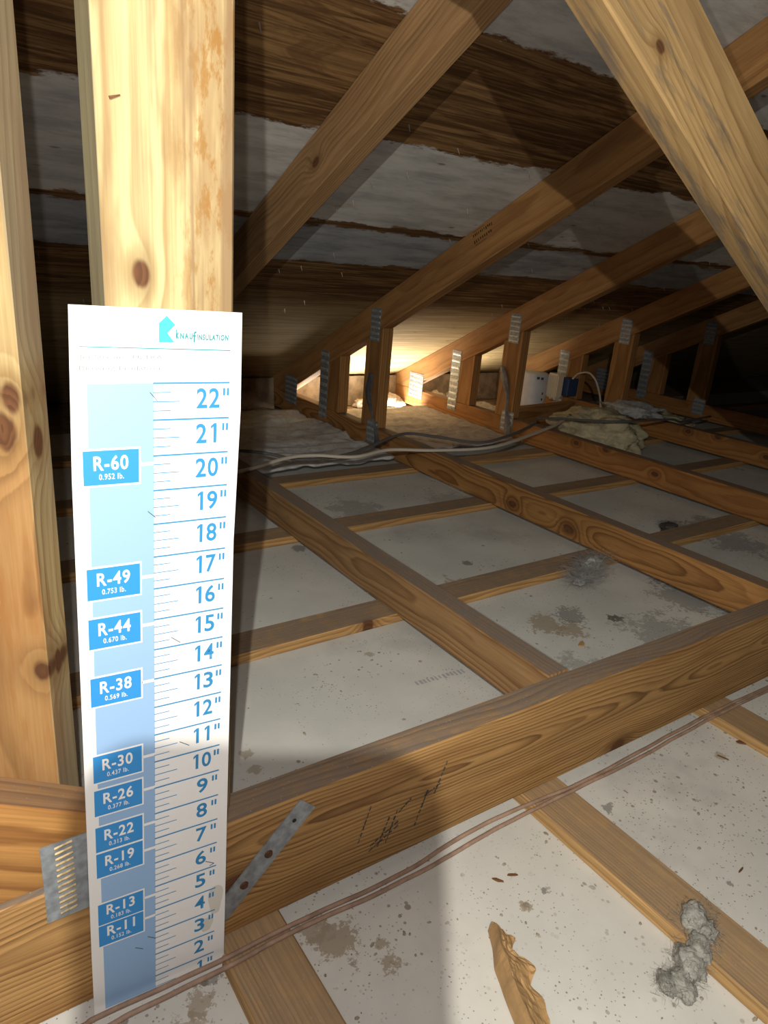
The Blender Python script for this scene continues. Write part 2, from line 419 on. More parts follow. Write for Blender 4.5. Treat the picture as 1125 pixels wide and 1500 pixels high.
# roof deck: a felt sheet with plywood panels under it
ceil_o = Vector((0, 0, 1.155))
def deck_slab(name, x0, x1, y0, y1, t0, t1, mat, parent=None):
    """between plan distances y0..y1, from t0 to t1 above the underside; local coords keep world x and plan y"""
    bm = bmesh.new()
    vs = []
    for t in (t0, t1):
        for (x, y) in ((x0, y0), (x1, y0), (x1, y1), (x0, y1)):
            p = Vector((x, y, roof(y))) + NR * t
            vs.append(bm.verts.new(p))
    for f in ((0, 1, 2, 3), (7, 6, 5, 4), (0, 4, 5, 1), (1, 5, 6, 2), (2, 6, 7, 3), (3, 7, 4, 0)):
        bm.faces.new([vs[i] for i in f])
    return link(name, mesh_from(bm, name), mat, parent)
ceiling = tag(deck_slab('ceiling', -2.53, 6.53, -2.63, 2.33, 0.0125, 0.018, M_dark), kind='structure')
rows = [(-2.6, -1.206), (-1.203, 0.0), (0.002, 1.196), (1.200, 2.32)]
for j, (ya, yb) in enumerate(rows):
    xs = [-2.5 + (1.2 if j % 2 else 0.0) + 2.44 * k for k in range(-1, 5)]
    for xa, xb in zip(xs, xs[1:]):
        xa = max(xa, -2.5); xb = min(xb, 6.5)
        if xb - xa > 0.05: deck_slab('plywood_panel', xa + 0.001, xb - 0.001, ya, yb, 0.0, 0.012, M_deck, ceiling)

# ------------------------------------------------------------------ furring strips on the drywall
WS, TS = 0.0622, 0.0175
strip_where = ['nearest the girder, with a dark red knot', 'second from the girder behind it', 'third from the girder, before the crossing cables',
               'under the grey paper sheets near the eave']
for k, y in enumerate((0.3689, 0.7572, 1.0986, 1.47)):
    o = board('furring_strip', (-1.2, y + WS/2, TS/2), (1, 0, 0), (0, 1, 0), rect(5.4, WS), TS, M_strip_knot if k == 0 else M_strip)
    tag(o, 'dusty pine furring strip running left to right, ' + strip_where[k], 'furring strip', 'furring strips behind the girder')
FW = 0.0683
front = [(0.0521, 'wide dusty pine strip on the drywall at the foot of the ruler'),
         (0.4636, 'long dusty pine strip on the near drywall passing under the grey fluff'),
         (0.866, 'pine strip on the near drywall at the right edge of the photo')]
for x, lb in front:
    o = board('furring_strip', (x + FW/2, 0.028, ZF + TS/2 - 0.0), (0, -1, 0), (1, 0, 0), rect(2.2, FW), TS, M_strip_near)
    tag(o, lb, 'furring strip', 'furring strips in front of the girder')

# ------------------------------------------------------------------ metal pieces
def plate_mesh(name, w_, h_, rows_, cols=1, pale=True):
    """pressed nail plate: thin sheet with rows of raised tooth slots, lying in local XZ, face towards -Y"""
    bm = bmesh.new(); box_bm(bm, -w_/2, w_/2, -0.0012, 0.0, -h_/2, h_/2)
    for f in bm.faces: f.material_index = 0
    n0 = len(bm.faces)
    for c in range(cols):
        cx = -w_/2 + (c + 0.5) * w_ / cols
        for r_ in range(rows_):
            cz = -h_/2 + (r_ + 0.5) * h_ / rows_
            vs = box_bm(bm, cx - w_/cols*0.42, cx + w_/cols*0.42, -0.0030, -0.0010, cz - h_/rows_*0.24, cz + h_/rows_*0.24)
            for v in vs:
                if v.co.y < -0.002: v.co.z = cz + (v.co.z - cz) * 0.45
    bm.faces.ensure_lookup_table()
    for f in bm.faces[n0:]: f.material_index = 1
    me = mesh_from(bm, name); me.materials.append(M_steel); me.materials.append(M_steel_pale if pale else M_steel)
    return me

# ------------------------------------------------------------------ jack trusses (running away from the girder)
TH = 0.0384
ZB, ZT = 0.0191, 0.0906
SEC = 0.0889
def truss(x, label, mb, mr, mw, first=False):
    y0 = 0.0385 - 0.018 * x
    t = empty('roof_truss', (x + TH/2, y0, ZB))
    tag(t, label, 'roof truss', 'jack trusses running to the eave')
    cx = x + TH/2
    L = 2.11 - y0
    h = ZT - ZB
    # bottom chord: frame x along +y, z up -> frame y = z cross x = -world x
    board('bottom_chord', (cx, y0, (ZB + ZT)/2), (0, 1, 0), (0, 0, 1), [(0, -h/2), (L, -h/2), (L, h/2), (0, h/2)], TH, mb, t)
    # top chord along the slope
    y0 = max(y0, 0.038)
    o = Vector((cx, y0, roof(y0) - 0.0006)); 
    def sl(y, z):
        d = Vector((0, y - o.y, z - o.z)); return (d.dot(SL), d.dot(NR))
    zt = ZT + 0.0006
    poly = [sl(y0, o.z), sl(y0, o.z - 0.0994), sl((o.z - 0.0994 + 0.5*y0 - zt)/0.5, zt), sl((o.z + 0.5*y0 - zt)/0.5, zt)]
    poly = [(a, b_ + SEC/2) for a, b_ in poly]
    oo = o - NR * (SEC/2)
    board('top_chord', oo, SL, NR, poly, TH, mr, t)
    def under(y): return roof(y) - 0.0994 - 0.0012
    for ya, yb in ((1.302, 1.391), (1.537, 1.626)):
        ztop = (under(ya), under(yb))
        zc = zt
        # vertical web: frame x up, z along -y
        poly = [(0, -(yb-ya)/2), (ztop[1] - zc, -(yb-ya)/2), (ztop[0] - zc, (yb-ya)/2), (0, (yb-ya)/2)]
        board('web', (cx, (ya+yb)/2, zc), (0, 0, 1), (0, -1, 0), poly, TH, mw, t)
    pl = []
    for (yc, zc, ww, hh, rr) in ((1.345, roof(1.345)-0.075, 0.052, 0.10, 6), (1.322, 0.076, 0.062, 0.075, 4), (1.640, 0.172, 0.054, 0.235, 9), (1.885, 0.108, 0.095, 0.105, 6)):
        me = PLATES.setdefault((ww, hh, rr), plate_mesh('nail_plate', ww, hh, rr))
        M = frame((x - 0.0003, yc, zc), (0, -1, 0), (0, 0, 1))
        link('nail_plate', me, None, t, M)
    return t
PLATES = {}
TX = [-0.085, 0.5244, 1.1047, 1.7042, 2.335, 2.95]
TL = ['shadowed pine truss left of the ruler behind the yellow post', 'pine truss of the broad near rafter, ending at the girder right of the ruler',
      'second pine truss, its rafter carrying a faint grade stamp', 'third pine truss with a ribbed plate beside the lit eave',
      'fourth pine truss, behind the white can and cream box', 'fifth pine truss fading into the dark on the right', 'farthest pine truss in the darkness at right']
MB = [M_joist, M_joist, M_joist_red, M_joist_plain, M_joist_plain, M_joist_plain, M_joist_red]
MR = [M_rafter_red, M_rafter, M_rafter_red, M_rafter_red, M_rafter_red, M_rafter_red, M_rafter_red]
T = [truss(x, l, a, b_, M_web) for x, l, a, b_ in zip(TX, TL, MB, MR)]

# eave blocking between the trusses
for i in range(1, 5):
    xa, xb = TX[i] + TH + 0.001, TX[i+1] - 0.001
    o = board('eave_block', (xa, 2.035, 0.069), (1, 0, 0), (0, 0.1, 1), [(0, -0.068), (xb-xa, -0.068), (xb-xa, 0.0585), (0, 0.0585)], 0.019, M_osb)
    tag(o, ['weathered block closing the eave left of the lit bay', 'grey-brown block closing the daylit eave bay', 'shadowed block at the eave right of the lit bay',
            'dark block at the eave behind the white can', 'dark block at the far right of the eave'][i-1], 'eave block', 'blocks between the rafter tails')

# ------------------------------------------------------------------ girder truss in front
girder = empty('girder_truss', (0.6, 0.018, -0.049))
tag(girder, 'long dusty pine girder crossing the photo with steep braces and a tall post', 'roof truss')
yaw = -0.0182
GX = Vector((math.cos(yaw), math.sin(yaw), 0))
ch0 = Vector((-0.30, 0.0054 + 0.0187, 0.0209))
board('bottom_chord', ch0, GX, (0, 0, 1), [(-2.0, -0.0679), (4.5, -0.0679), (4.5, 0.0700), (-2.0, 0.0700)], 0.0374, M_chord, girder)
# upright post behind the ruler
board('post', (0.02925, 0.034, 0.0915), (0, 0, 1), (1, 0, 0), rect(0.955, 0.0885), 0.038, M_post, girder)
# steep brace at the right, falling from the post head
sl_w = Vector((1, 0, -0.524)).normalized(); nw = Vector((0.524, 0, 1)).normalized()
p0 = Vector((0.402, 0.008 + 0.019, 0.808)) + nw * (SEC/2)
M_br = M_diag
def wl(x, z):
    d = Vector((x, p0.y, z)) - p0; return (d.dot(sl_w), d.dot(nw))
zt = 0.0918
k = 0.524
def zlow(x): return 0.808 - k*(x - 0.402)
def zup(x): return zlow(x) + SEC*math.sqrt(1 + k*k)
poly = [wl(0.076, zlow(0.076)), wl(0.402 + (0.808-zt)/k, zt), wl(0.402 + (0.808-zt)/k + SEC*math.sqrt(1+k*k)/k, zt), wl(0.18, zup(0.18)), wl(0.076, 1.03)]
board('brace', p0, sl_w, nw, poly, 0.038, M_br, girder)
# low brace left of the post
kl = 0.607
s2 = Vector((1, 0, -kl)).normalized(); n2 = Vector((kl, 0, 1)).normalized()
p1 = Vector((-0.11, 0.008 + 0.019, 0.185)) - n2*(SEC/2)
def wl2(x, z):
    d = Vector((x, p1.y, z)) - p1; return (d.dot(s2), d.dot(n2))
def zu2(x): return 0.185 - kl*(x + 0.11)
vt = SEC*math.sqrt(1 + kl*kl)
poly = [wl2(-1.2, zu2(-1.2)), wl2(-1.2, zu2(-1.2) - vt), wl2(-0.11 + (0.185 - vt - 0.0915)/kl, 0.0915), wl2(-0.0165, 0.0915), wl2(-0.0165, zu2(-0.0165))]
board('brace', p1, s2, n2, poly, 0.038, M_diag_low, girder)
# girder top chord, above the frame, carries the rafters
board('top_chord', (-1.5, 0.018, 1.085), (1, 0, 0), (0, 0, 1), rect(6.0, SEC), 0.036, M_rafter, girder)
# big nail plate at the left joint: two columns of slots
bm = bmesh.new(); box_bm(bm, -0.0885, -0.022, -0.0012, 0.0, 0.062, 0.139)
mI = []
for c, (xa, xb) in enumerate(((-0.0785, -0.0655), (-0.0495, -0.0385))):
    for r_ in range(13):
        z = 0.0655 + r_ * 0.0056
        n0 = len(bm.faces)
        vs = box_bm(bm, xa, xb, -0.0021, -0.0011, z, z + 0.0030)
        for v in vs:
            if v.co.y < -0.0015: v.co.z = z + 0.0008 + (v.co.z - z) * 0.3
            v.co.z += (v.co.x - xa) * 0.15
        bm.faces.ensure_lookup_table()
        for f in bm.faces[n0:]: f.material_index = 1
me = mesh_from(bm, 'nail_plate'); me.materials.append(M_steel); me.materials.append(plain('brassy_teeth', (0.30, 0.22, 0.11), 0.5, 0.4, 0.5, 0.45, 300))
link('nail_plate', me, None, girder, Matrix.Translation((0, -0.0002, 0)) @ Matrix.Rotation(yaw, 4, 'Z'))
# steel strap nailed aslant on the chord
sd_ = Vector((0.103, 0, 0.106)).normalized(); sn = Vector((-sd_.z, 0, sd_.x))
bm = bmesh.new()
box_bm(bm, -0.06, 0.1365, -0.0013, 0.0, -0.0118, 0.0118)
st = link('steel_strap', mesh_from(bm, 'steel_strap'), M_steel, girder, frame((0.0515, -0.0022, -0.0185), sd_, sn) )
for u in (0.041, 0.077):
    bm = bmesh.new(); bmesh.ops.create_cone(bm, cap_ends=True, segments=14, radius1=0.0046, radius2=0.0036, depth=0.0018, matrix=Matrix.Rotation(math.pi/2, 4, 'X'))
    link('nail', mesh_from(bm, 'nail'), M_rust, st, frame(Vector((0.0515, -0.0042, -0.0185)) + sd_*u, sd_, sn))
bm = bmesh.new(); bmesh.ops.create_cone(bm, cap_ends=True, segments=10, radius1=0.0022, radius2=0.0022, depth=0.0006, matrix=Matrix.Rotation(math.pi/2, 4, 'X'))
link('nail_hole', mesh_from(bm, 'nail_hole'), plain('hole_dark', (0.02, 0.02, 0.02), 0.9), st, frame(Vector((0.0515, -0.0036, -0.0185)) + sd_*0.116 + sn*0.0005, sd_, sn))
# pencil strokes on the chord face
bm = bmesh.new()
def stroke(a, b_, wd=0.0011):
    A, B = Vector((a[0], 0, a[1])), Vector((b_[0], 0, b_[1])); d = (B-A).normalized(); n = Vector((-d.z, 0, d.x))*wd
    off = lambda p: p + Vector((0, -0.0006 + yaw*p.x, 0))
    for q in range(6):
        u0, u1 = q/6, (q + random.uniform(0.6, 0.98))/6
        P, Q = A.lerp(B, u0), A.lerp(B, u1); ww = n*random.uniform(0.5, 1.2)
        bm.faces.new([bm.verts.new(off(v)) for v in (P-ww, Q-ww, Q+ww, P+ww)])
for a, b_ in (((0.2237, 0.0413), (0.2101, -0.0061)), ((0.2500, 0.0150), (0.2367, -0.0210)), ((0.2600, 0.0200), (0.2470, -0.0230)), ((0.2270, -0.0150), (0.2640, 0.0040)),
              ((0.2260, -0.0220), (0.2640, -0.0020)), ((0.2620, 0.0160), (0.2790, 0.0290)), ((0.3010, 0.0300), (0.2858, -0.0180)), ((0.3247, 0.0606), (0.3103, 0.0185)), ((0.2970, 0.0235), (0.3200, 0.0330))):
    stroke(a, b_)
link('pencil_mark', mesh_from(bm, 'pencil_mark'), plain('graphite', (0.04, 0.045, 0.045), 0.7), girder)

# upright stud beside the post, set square to the hip
sa = Vector((-0.824, 0.566, 0)); sb = Vector((0.566, 0.824, 0))
cs = Vector((-0.064, 0.053, 0.0920)) + sa*0.0445 + sb*0.019
o = board('wall_stud', cs, (0, 0, 1), -sa, rect(0.93, 0.0889), 0.038, M_stud)
tag(o, 'knotty pine stud at the left edge, standing behind the low brace', 'stud')

# ------------------------------------------------------------------ ruler
RX, RY, TXr, TYr, YW = -0.0098, -0.0125, 0.0379, 0.0309, -0.0869
kz = math.sqrt(1 - TXr**2 - TYr**2)
uX = Vector((math.cos(YW), math.sin(YW), 0)); uH = Vector((TXr, TYr, kz)); uN = uH.cross(uX).normalized()   # uN points away from viewer
MRul = Matrix.Identity(4)
for i, (a, b_, c) in enumerate(zip(uX, uN, uH)):
    MRul[i][0] = a; MRul[i][1] = b_; MRul[i][2] = c
TRul = Matrix.Translation((RX, RY, -0.0644))       # the lean is baked into the meshes, the object only moves
M_white = plain('ruler_card', (0.80, 0.79, 0.77), 0.42, 0, 0.4)
M_col = plain('ruler_column_blue', (0.27, 0.43, 0.66), 0.42, 0, 0.4)
M_blue = plain('ruler_print_blue', (0.026, 0.225, 0.47), 0.45, 0, 0.4)
M_lab = plain('ruler_label_blue', (0.030, 0.25, 0.60), 0.42, 0, 0.4)
M_teal = plain('ruler_logo_teal', (0.05, 0.42, 0.42), 0.45, 0, 0.4)
M_teal_text = plain('ruler_teal_text', (0.02, 0.24, 0.26), 0.45, 0, 0.4)
M_ghost = plain('ruler_pale_print', (0.20, 0.215, 0.225), 0.5, 0, 0.4)
left = [(-0.0520, 0.0), (-0.0526, 3), (-0.0529, 11), (-0.0535, 19.5), (-0.0518, 23.95)]
right = [(0.0608, 23.92), (0.0620, 21.2), (0.0598, 17.2), (0.0612, 10), (0.0630, 2.0), (0.0634, 0.3), (0.0615, 0.0)]
poly = [(u, h*I) for u, h in left + right]
rme = mesh_from(prism_bm(poly, 0.0, 0.0012, 0), 'insulation_ruler'); rme.transform(MRul)
ruler = link('insulation_ruler', rme, M_white, None, TRul)
tag(ruler, 'tall white and blue cardboard depth ruler leaning on the post', 'ruler')
def flat(polys, name, mat, lift=0.00015, parent=ruler):
    bm = bmesh.new()
    for p in polys:
        bm.faces.new([bm.verts.new((u, -lift, h*I)) for u, h in p])
    me = bpy.data.meshes.new(name); bm.to_mesh(me); bm.free(); me.transform(MRul)
    return link(name, me, mat, parent, TRul)
def rc(u0, u1, h0, h1): return [(u0, h0), (u1, h0), (u1, h1), (u0, h1)]
ONE = [(0.46, 0), (1, 0), (1, 1), (0.56, 1), (0, 0.87), (0, 0.71), (0.46, 0.83)]
def one(u0, h0, width, height, mat, lift):
    return flat([[(u0 + a*width, h0 + b_*height) for a, b_ in ONE]], 'numeral', mat, lift)
def text_mesh(s, name, u0, h0, width, height, mat, lift, bold=0.0, parent=ruler, align='LEFT', shear=0.0, gap=1.0):
    cu = bpy.data.curves.new(name, 'FONT'); cu.body = s; cu.size = 1.0; cu.offset = bold; cu.shear = shear; cu.space_character = gap; cu.resolution_u = 4
    to = bpy.data.objects.new(name, cu); COL.objects.link(to)
    me = bpy.data.meshes.new_from_object(to.evaluated_get(bpy.context.evaluated_depsgraph_get()))
    bpy.data.objects.remove(to); bpy.data.curves.remove(cu)
    xs = [v.co.x for v in me.vertices]; ys = [v.co.y for v in me.vertices]
    x0, x1, y0, y1 = min(xs), max(xs), min(ys), max(ys)
    for v in me.vertices:
        fx, fy = (v.co.x - x0)/(x1-x0), (v.co.y - y0)/(y1-y0)
        v.co = (u0 + fx*width, -lift, h0*I + fy*height*I)
    me.name = name; me.transform(MRul)
    return link(name, me, mat, parent, TRul)
flat([[(-0.0425, 22.0), (-0.0437, 12), (-0.0434, 5), (-0.0430, 0.45), (0.0, 0.45), (0.0, 22.0)]], 'blue_column', M_col, 0.00010)
ticks = []
for n in range(1, 23):
    ticks.append(rc(-0.0004, 0.0532, n - 0.024, n + 0.024))
    for q, ln in ((0.25, 0.0115), (0.5, 0.0178), (0.75, 0.0115)):
        if n + q < 22: ticks.append(rc(-0.0004, ln, n + q - 0.013, n + q + 0.013))
for q, ln in ((0.5, 0.0178), (0.75, 0.0115)): ticks.append(rc(-0.0004, ln, q - 0.013, q + 0.013))
flat(ticks, 'inch_ticks', M_blue, 0.00022)
for n in range(1, 23):
    s = str(n)
    if len(s) == 2:
        a, b_ = (0.0294, 0.0372) , (0.0383, 0.0461)
        for ch, (ua, ub) in zip(s, (a, b_)):
            if ch == '1': one(ua + 0.0018, n - 0.71, 0.0042, 0.565, M_blue, 0.00025)
            else: text_mesh(ch, 'numeral', ua, n - 0.71, ub - ua, 0.565, M_blue, 0.00025, 0.018)
    else:
        ua, ub = 0.0345, 0.0437
        if s == '1': one(0.038, n - 0.71, 0.0042, 0.565, M_blue, 0.00025)
        else: text_mesh(s, 'numeral', ua, n - 0.71, ub - ua, 0.565, M_blue, 0.00025, 0.018)
    e = 0.0 if len(s) == 2 else -0.001
    flat([rc(0.0484 + e, 0.0500 + e, n - 0.36, n - 0.15), rc(0.0512 + e, 0.0528 + e, n - 0.36, n - 0.15)], 'inch_mark', M_blue, 0.00025)
labels = [('R-60', '0.952 lb.', 19.28, 19.79), ('R-49', '0.753 lb.', 15.92, 16.42), ('R-44', '0.670 lb.', 14.38, 14.88), ('R-38', '0.569 lb.', 12.48, 12.97), ('R-30', '0.437 lb.', 9.80, 10.30),
          ('R-26', '0.377 lb.', 8.56, 9.06), ('R-22', '0.313 lb.', 7.17, 7.69), ('R-19', '0.268 lb.', 6.15, 6.66), ('R-13', '0.183 lb.', 4.19, 4.68), ('R-11', '0.152 lb.', 3.29, 3.79)]
for a, b_, h, lead in labels:
    ht = 0.86 if a in ('R-13', 'R-11') else 0.95
    o = flat([rc(-0.0478, -0.0090, h - 0.05, h + ht + 0.06), rc(-0.0095, 0.0, lead - 0.05, lead + 0.05)], 'label_border', M_white, 0.00018 if a not in ('R-22', 'R-13') else 0.00016)
    lab = flat([rc(-0.0464, -0.0102, h, h + ht)], 'value_label', M_lab, 0.00024)
    text_mesh(a, 'value_text', -0.0398, h + ht*0.42, 0.0226, 0.41, M_white, 0.00030, 0.022, lab, gap=1.12)
    text_mesh(b_, 'weight_text', -0.0365, h + ht*0.15, 0.0162, 0.165, M_white, 0.00030, 0.012, lab, gap=1.1)
flat([[(0.0035, 23.57), (0.0087, 23.77), (0.0144, 23.54), (0.0092, 23.32), (0.0138, 23.08), (0.0035, 23.08)]], 'house_logo', M_teal, 0.00022)
text_mesh('k', 'brand_text', 0.0147, 23.17, 0.0022, 0.26, M_teal_text, 0.00025, 0.05)
text_mesh('NAU', 'brand_text', 0.0176, 23.17, 0.0086, 0.17, M_teal_text, 0.00025, 0.045, gap=1.35)
text_mesh('f', 'brand_text', 0.0263, 23.09, 0.0024, 0.30, M_teal_text, 0.00025, 0.02)
text_mesh('INSULATION', 'brand_text', 0.0290, 23.15, 0.0224, 0.165, M_teal_text, 0.00025, 0.05, shear=0.05, gap=1.2)
flat([[(-0.0462, 22.925), (0.053, 22.875), (0.053, 22.905), (-0.0462, 22.95)]], 'rule_line', M_teal_text, 0.00022)
text_mesh('Jet Stream   ULTRA', 'faint_text', -0.0465, 22.60, 0.0524, 0.14, M_ghost, 0.00022, 0.0)
text_mesh('Blowing Insulation', 'faint_text', -0.0467, 22.31, 0.0508, 0.15, M_ghost, 0.00022, 0.0)
sc = [((-0.0026, 21.76), (0.0025, 21.52)), ((-0.0044, 18.41), (0.0013, 18.19)), ((0.0124, 14.32), (0.0197, 14.08)), ((0.0196, 10.52), (0.0276, 10.29)), ((0.0432, 5.34), (0.0512, 5.13)), ((0.0472, 5.08), (0.0512, 5.13)),
      ((-0.0067, 2.95), (0.0002, 2.74)), ((-0.0172, 2.67), (-0.0107, 2.49))]
pl = []
for (u0, h0), (u1, h1) in sc: pl.append([(u0, h0 - 0.015), (u1, h1 - 0.015), (u1, h1 + 0.015), (u0, h0 + 0.015)])
flat(pl, 'dark_scratch', plain('scratch_dark', (0.05, 0.07, 0.09), 0.8), 0.00032)
M_stain = plain('water_stain', (0.62, 0.59, 0.53), 0.6, 0, 0.3)
for (u, h, ru, rh) in ((0.0535, 3.45, 0.0065, 0.75), (0.0455, 2.45, 0.006, 0.35)):
    flat([[(min(u + ru*math.cos(a)*(1 + 0.2*math.sin(3*a)), 0.0615), h + rh*math.sin(a)*(1 + 0.15*math.cos(2*a))) for a in [2*math.pi*k_/20 for k_ in range(20)]]], 'stain', M_stain, 0.00013)

# ------------------------------------------------------------------ wires
M_copper = plain('brown_wire', (0.32, 0.21, 0.15), 0.6, 0.0, 0.4, 0.25, 60)
A = [(-0.30, 0.002), (-0.095, -0.0165), (-0.062, -0.0165), (-0.008, -0.0205), (0.043, -0.024), (0.111, -0.0245), (0.179, -0.027), (0.258, -0.029), (0.331, -0.023), (0.398, -0.0225), (0.463, -0.027), (0.561, -0.034), (0.70, -0.031), (0.861, -0.032), (1.031, -0.036), (1.6, -0.047)]
B = [(-0.30, -0.012), (-0.078, -0.028), (-0.033, -0.029), (0.048, -0.033), (0.119, -0.032), (0.227, -0.037), (0.302, -0.037), (0.387, -0.035), (0.482, -0.037), (0.626, -0.040), (0.792, -0.039), (1.043, -0.043), (1.6, -0.055)]
def wz(x):
    z = ZF + 0.0026
    for sx in (0.0521, 0.4636, 0.866):
        d = max(0.0, max(sx - x, x - sx - FW))
        z = max(z, ZF + TS + 0.0027 - d * 0.02)
    return z
for pts, lb in ((A, 'thin brown wire along the girder foot, the one nearer the girder'), (B, 'thin brown wire along the girder foot, the outer of the pair')):
    P = spline([(x, y, wz(x)) for x, y in pts], 8)
    P = [Vector((p.x, p.y + 0.0012*mnoise.noise(Vector((p.x*22, p.y, 3))), wz(p.x) )) for p in P]
    o = link('wire', mesh_from(tube_bm(P, 0.0024, 8), 'wire'), M_copper, None, None, True)
    tag(o, lb, 'wire', 'brown wires in front of the girder')
M_wirewhite = plain('cream_cable', (0.62, 0.56, 0.46), 0.5)
M_wiregrey = plain('grey_cable', (0.12, 0.115, 0.11), 0.6)
def cable(pts, r, mat, lb, name='cable'):
    o = link(name, mesh_from(tube_bm(spline(pts, 8), r, 8, 1.5), name), mat, None, None, True)
    return tag(o, lb, 'cable')
zc = ZT + 0.006
cable([(0.20, 0.90, 0.05), (0.40, 0.955, 0.10), (0.497, 0.993, zc), (0.552, 1.01, zc+0.001), (0.663, 1.055, 0.10), (0.743, 1.056, 0.10), (0.845, 1.016, 0.098), (0.973, 1.041, 0.10), (1.11, 0.998, zc+0.002), (1.297, 0.971, 0.10), (1.563, 1.061, 0.10), (1.773, 1.146, zc+0.004), (1.93, 1.225, 0.11)],
      0.0046, M_wirewhite, 'cream cable looping across the trusses toward the white can')
cable([(0.30, 1.10, 0.09), (0.52, 1.15, zc+0.006), (0.628, 1.143, 0.095), (0.715, 1.079, 0.085), (0.839, 1.076, 0.085), (0.955, 1.117, 0.09), (1.12, 1.178, zc+0.006), (1.211, 1.125, 0.10), (1.307, 1.044, 0.095), (1.438, 1.059, 0.10), (1.60, 1.13, 0.10), (1.73, 1.20, zc+0.004)],
      0.0042, M_wiregrey, 'dark cable lying behind the cream cable')
cable([(1.75, 1.22, zc+0.012), (1.825, 1.177, 0.112), (1.86, 1.075, 0.125), (1.947, 0.985, 0.137), (2.234, 1.002, 0.125), (2.36, 1.03, zc+0.006), (2.628, 1.074, 0.10)],
      0.0042, M_wiregrey, 'dark cable sagging over the yellow insulation')

# ------------------------------------------------------------------ far objects
def blob(name, c, size, mat, seed, sub=4, amp=0.35, freq=3.0, flatb=True, stretch=None, lb=None, cat=None):
    bm = bmesh.new(); bmesh.ops.create_icosphere(bm, subdivisions=sub, radius=1.0)
    for v in bm.verts:
        n = v.co.normalized()
        d = 1 + amp*mnoise.fractal(n*freq + Vector((seed, 0, 0)), 0.8, 2.2, 5)
        v.co = Vector((n.x*size[0]*d, n.y*size[1]*d, n.z*size[2]*d))
        if flatb and v.co.z < -size[2]*0.6: v.co.z = -size[2]*0.6
    o = link(name, mesh_from(bm, name), mat, None, Matrix.Translation(c), True)
    if lb: tag(o, lb, cat)
    return o
def fluff(name, a, b_, scale=40):
    b = NB(name); b.set(0.95, 0, 0.05)
    n = b.noise(b.coord(), scale, 6.0, 0.7, 1.0)
    b.color(b.mix(b.smooth(n, 0.35, 0.65), a, b_)); b.bump(n, 0.8, 0.006)
    return b.mat
M_yel = fluff('yellow_glasswool', (0.62, 0.55, 0.36), (0.40, 0.35, 0.23), 22)
M_grey = fluff('grey_fluff', (0.44, 0.43, 0.38), (0.30, 0.29, 0.26), 70)
M_lint = fluff('pale_lint', (0.52, 0.52, 0.50), (0.36, 0.36, 0.35), 60)
M_dust = fluff('dark_dust', (0.11, 0.10, 0.09), (0.06, 0.055, 0.05), 60)
blob('insulation_wad', (2.03, 1.17, 0.048), (0.16, 0.18, 0.085), M_yel, 3.0, 5, 0.26, 1.7, True, None, 'pale yellow glass wool wad between the third and fourth trusses', 'insulation')
blob('insulation_wad', (2.58, 1.28, 0.030), (0.15, 0.13, 0.05), M_yel, 8.0, 5, 0.35, 2.0, True, None, 'small yellow wool wad in the dark beyond the fourth truss', 'insulation')

blob('insulation_wad', (2.31, 1.225, 0.112), (0.10, 0.11, 0.03), M_lint, 5.0, 4, 0.4, 2.4, True, None, 'dusty grey wool lump lying over the fourth truss behind the yellow wad', 'insulation')
def sheet(name, corners, mat, lb, cat, nx=60, ny=40, amp=0.012, th=0.006, seed=0.0, rip=0.0, zbase=None):
    bm = bmesh.new(); c = [Vector(p) for p in corners]; top = []; bot = []
    for j in range(ny + 1):
        ra, rb = [], []
        for i in range(nx + 1):
            s, t = i/nx, j/ny
            p = c[0].lerp(c[1], s).lerp(c[3].lerp(c[2], s), t)
            e = 0.02*mnoise.noise(Vector((s*14, t*14, seed))) if (i in (0, nx) or j in (0, ny)) else 0
            h = amp*(mnoise.noise(Vector((p.x*5, p.y*30, seed))) + 0.5*mnoise.noise(Vector((p.x*16, p.y*60, seed + 5))))
            q = p + Vector((e*rip, e*rip, h))
            ra.append(bm.verts.new(q)); rb.append(bm.verts.new(q - Vector((0, 0, th))))
        top.append(ra); bot.append(rb)
    for j in range(ny):
        for i in range(nx):
            bm.faces.new((top[j][i], top[j][i+1], top[j+1][i+1], top[j+1][i]))
            bm.faces.new((bot[j][i], bot[j+1][i], bot[j+1][i+1], bot[j][i+1]))
    for j in range(ny):
        for i in (0, nx): bm.faces.new((top[j][i], top[j+1][i], bot[j+1][i], bot[j][i]))
    for i in range(nx):
        for j in (0, ny): bm.faces.new((top[j][i], bot[j][i], bot[j][i+1], top[j][i+1]))
    o = link(name, mesh_from(bm, name), mat, None, None, True)
    return tag(o, lb, cat)
M_paper = fluff('grey_paper', (0.62, 0.62, 0.60), (0.46, 0.46, 0.45), 25)
M_paper2 = fluff('mauve_paper', (0.47, 0.43, 0.40), (0.33, 0.30, 0.28), 25)
sheet('insulation_batt', [(0.575, 1.175, 0.034), (1.095, 1.175, 0.034), (1.095, 1.845, 0.044), (0.575, 1.845, 0.044)], M_paper, 'crinkled grey paper-faced batt between the first and second trusses', 'insulation', seed=1.0, rip=0.6)
sheet('insulation_batt', [(1.155, 1.225, 0.030), (1.690, 1.225, 0.030), (1.690, 1.80, 0.038), (1.155, 1.80, 0.038)], M_paper2, 'crinkled mauve-grey batt before the daylit eave bay', 'insulation', seed=4.0, rip=0.6, amp=0.008)
sheet('insulation_batt', [(1.752, 1.48, 0.028), (2.06, 1.48, 0.028), (2.06, 1.83, 0.034), (1.752, 1.83, 0.034)], M_paper2, 'dim crinkled batt under the white can', 'insulation', seed=7.0, rip=0.6, amp=0.008)
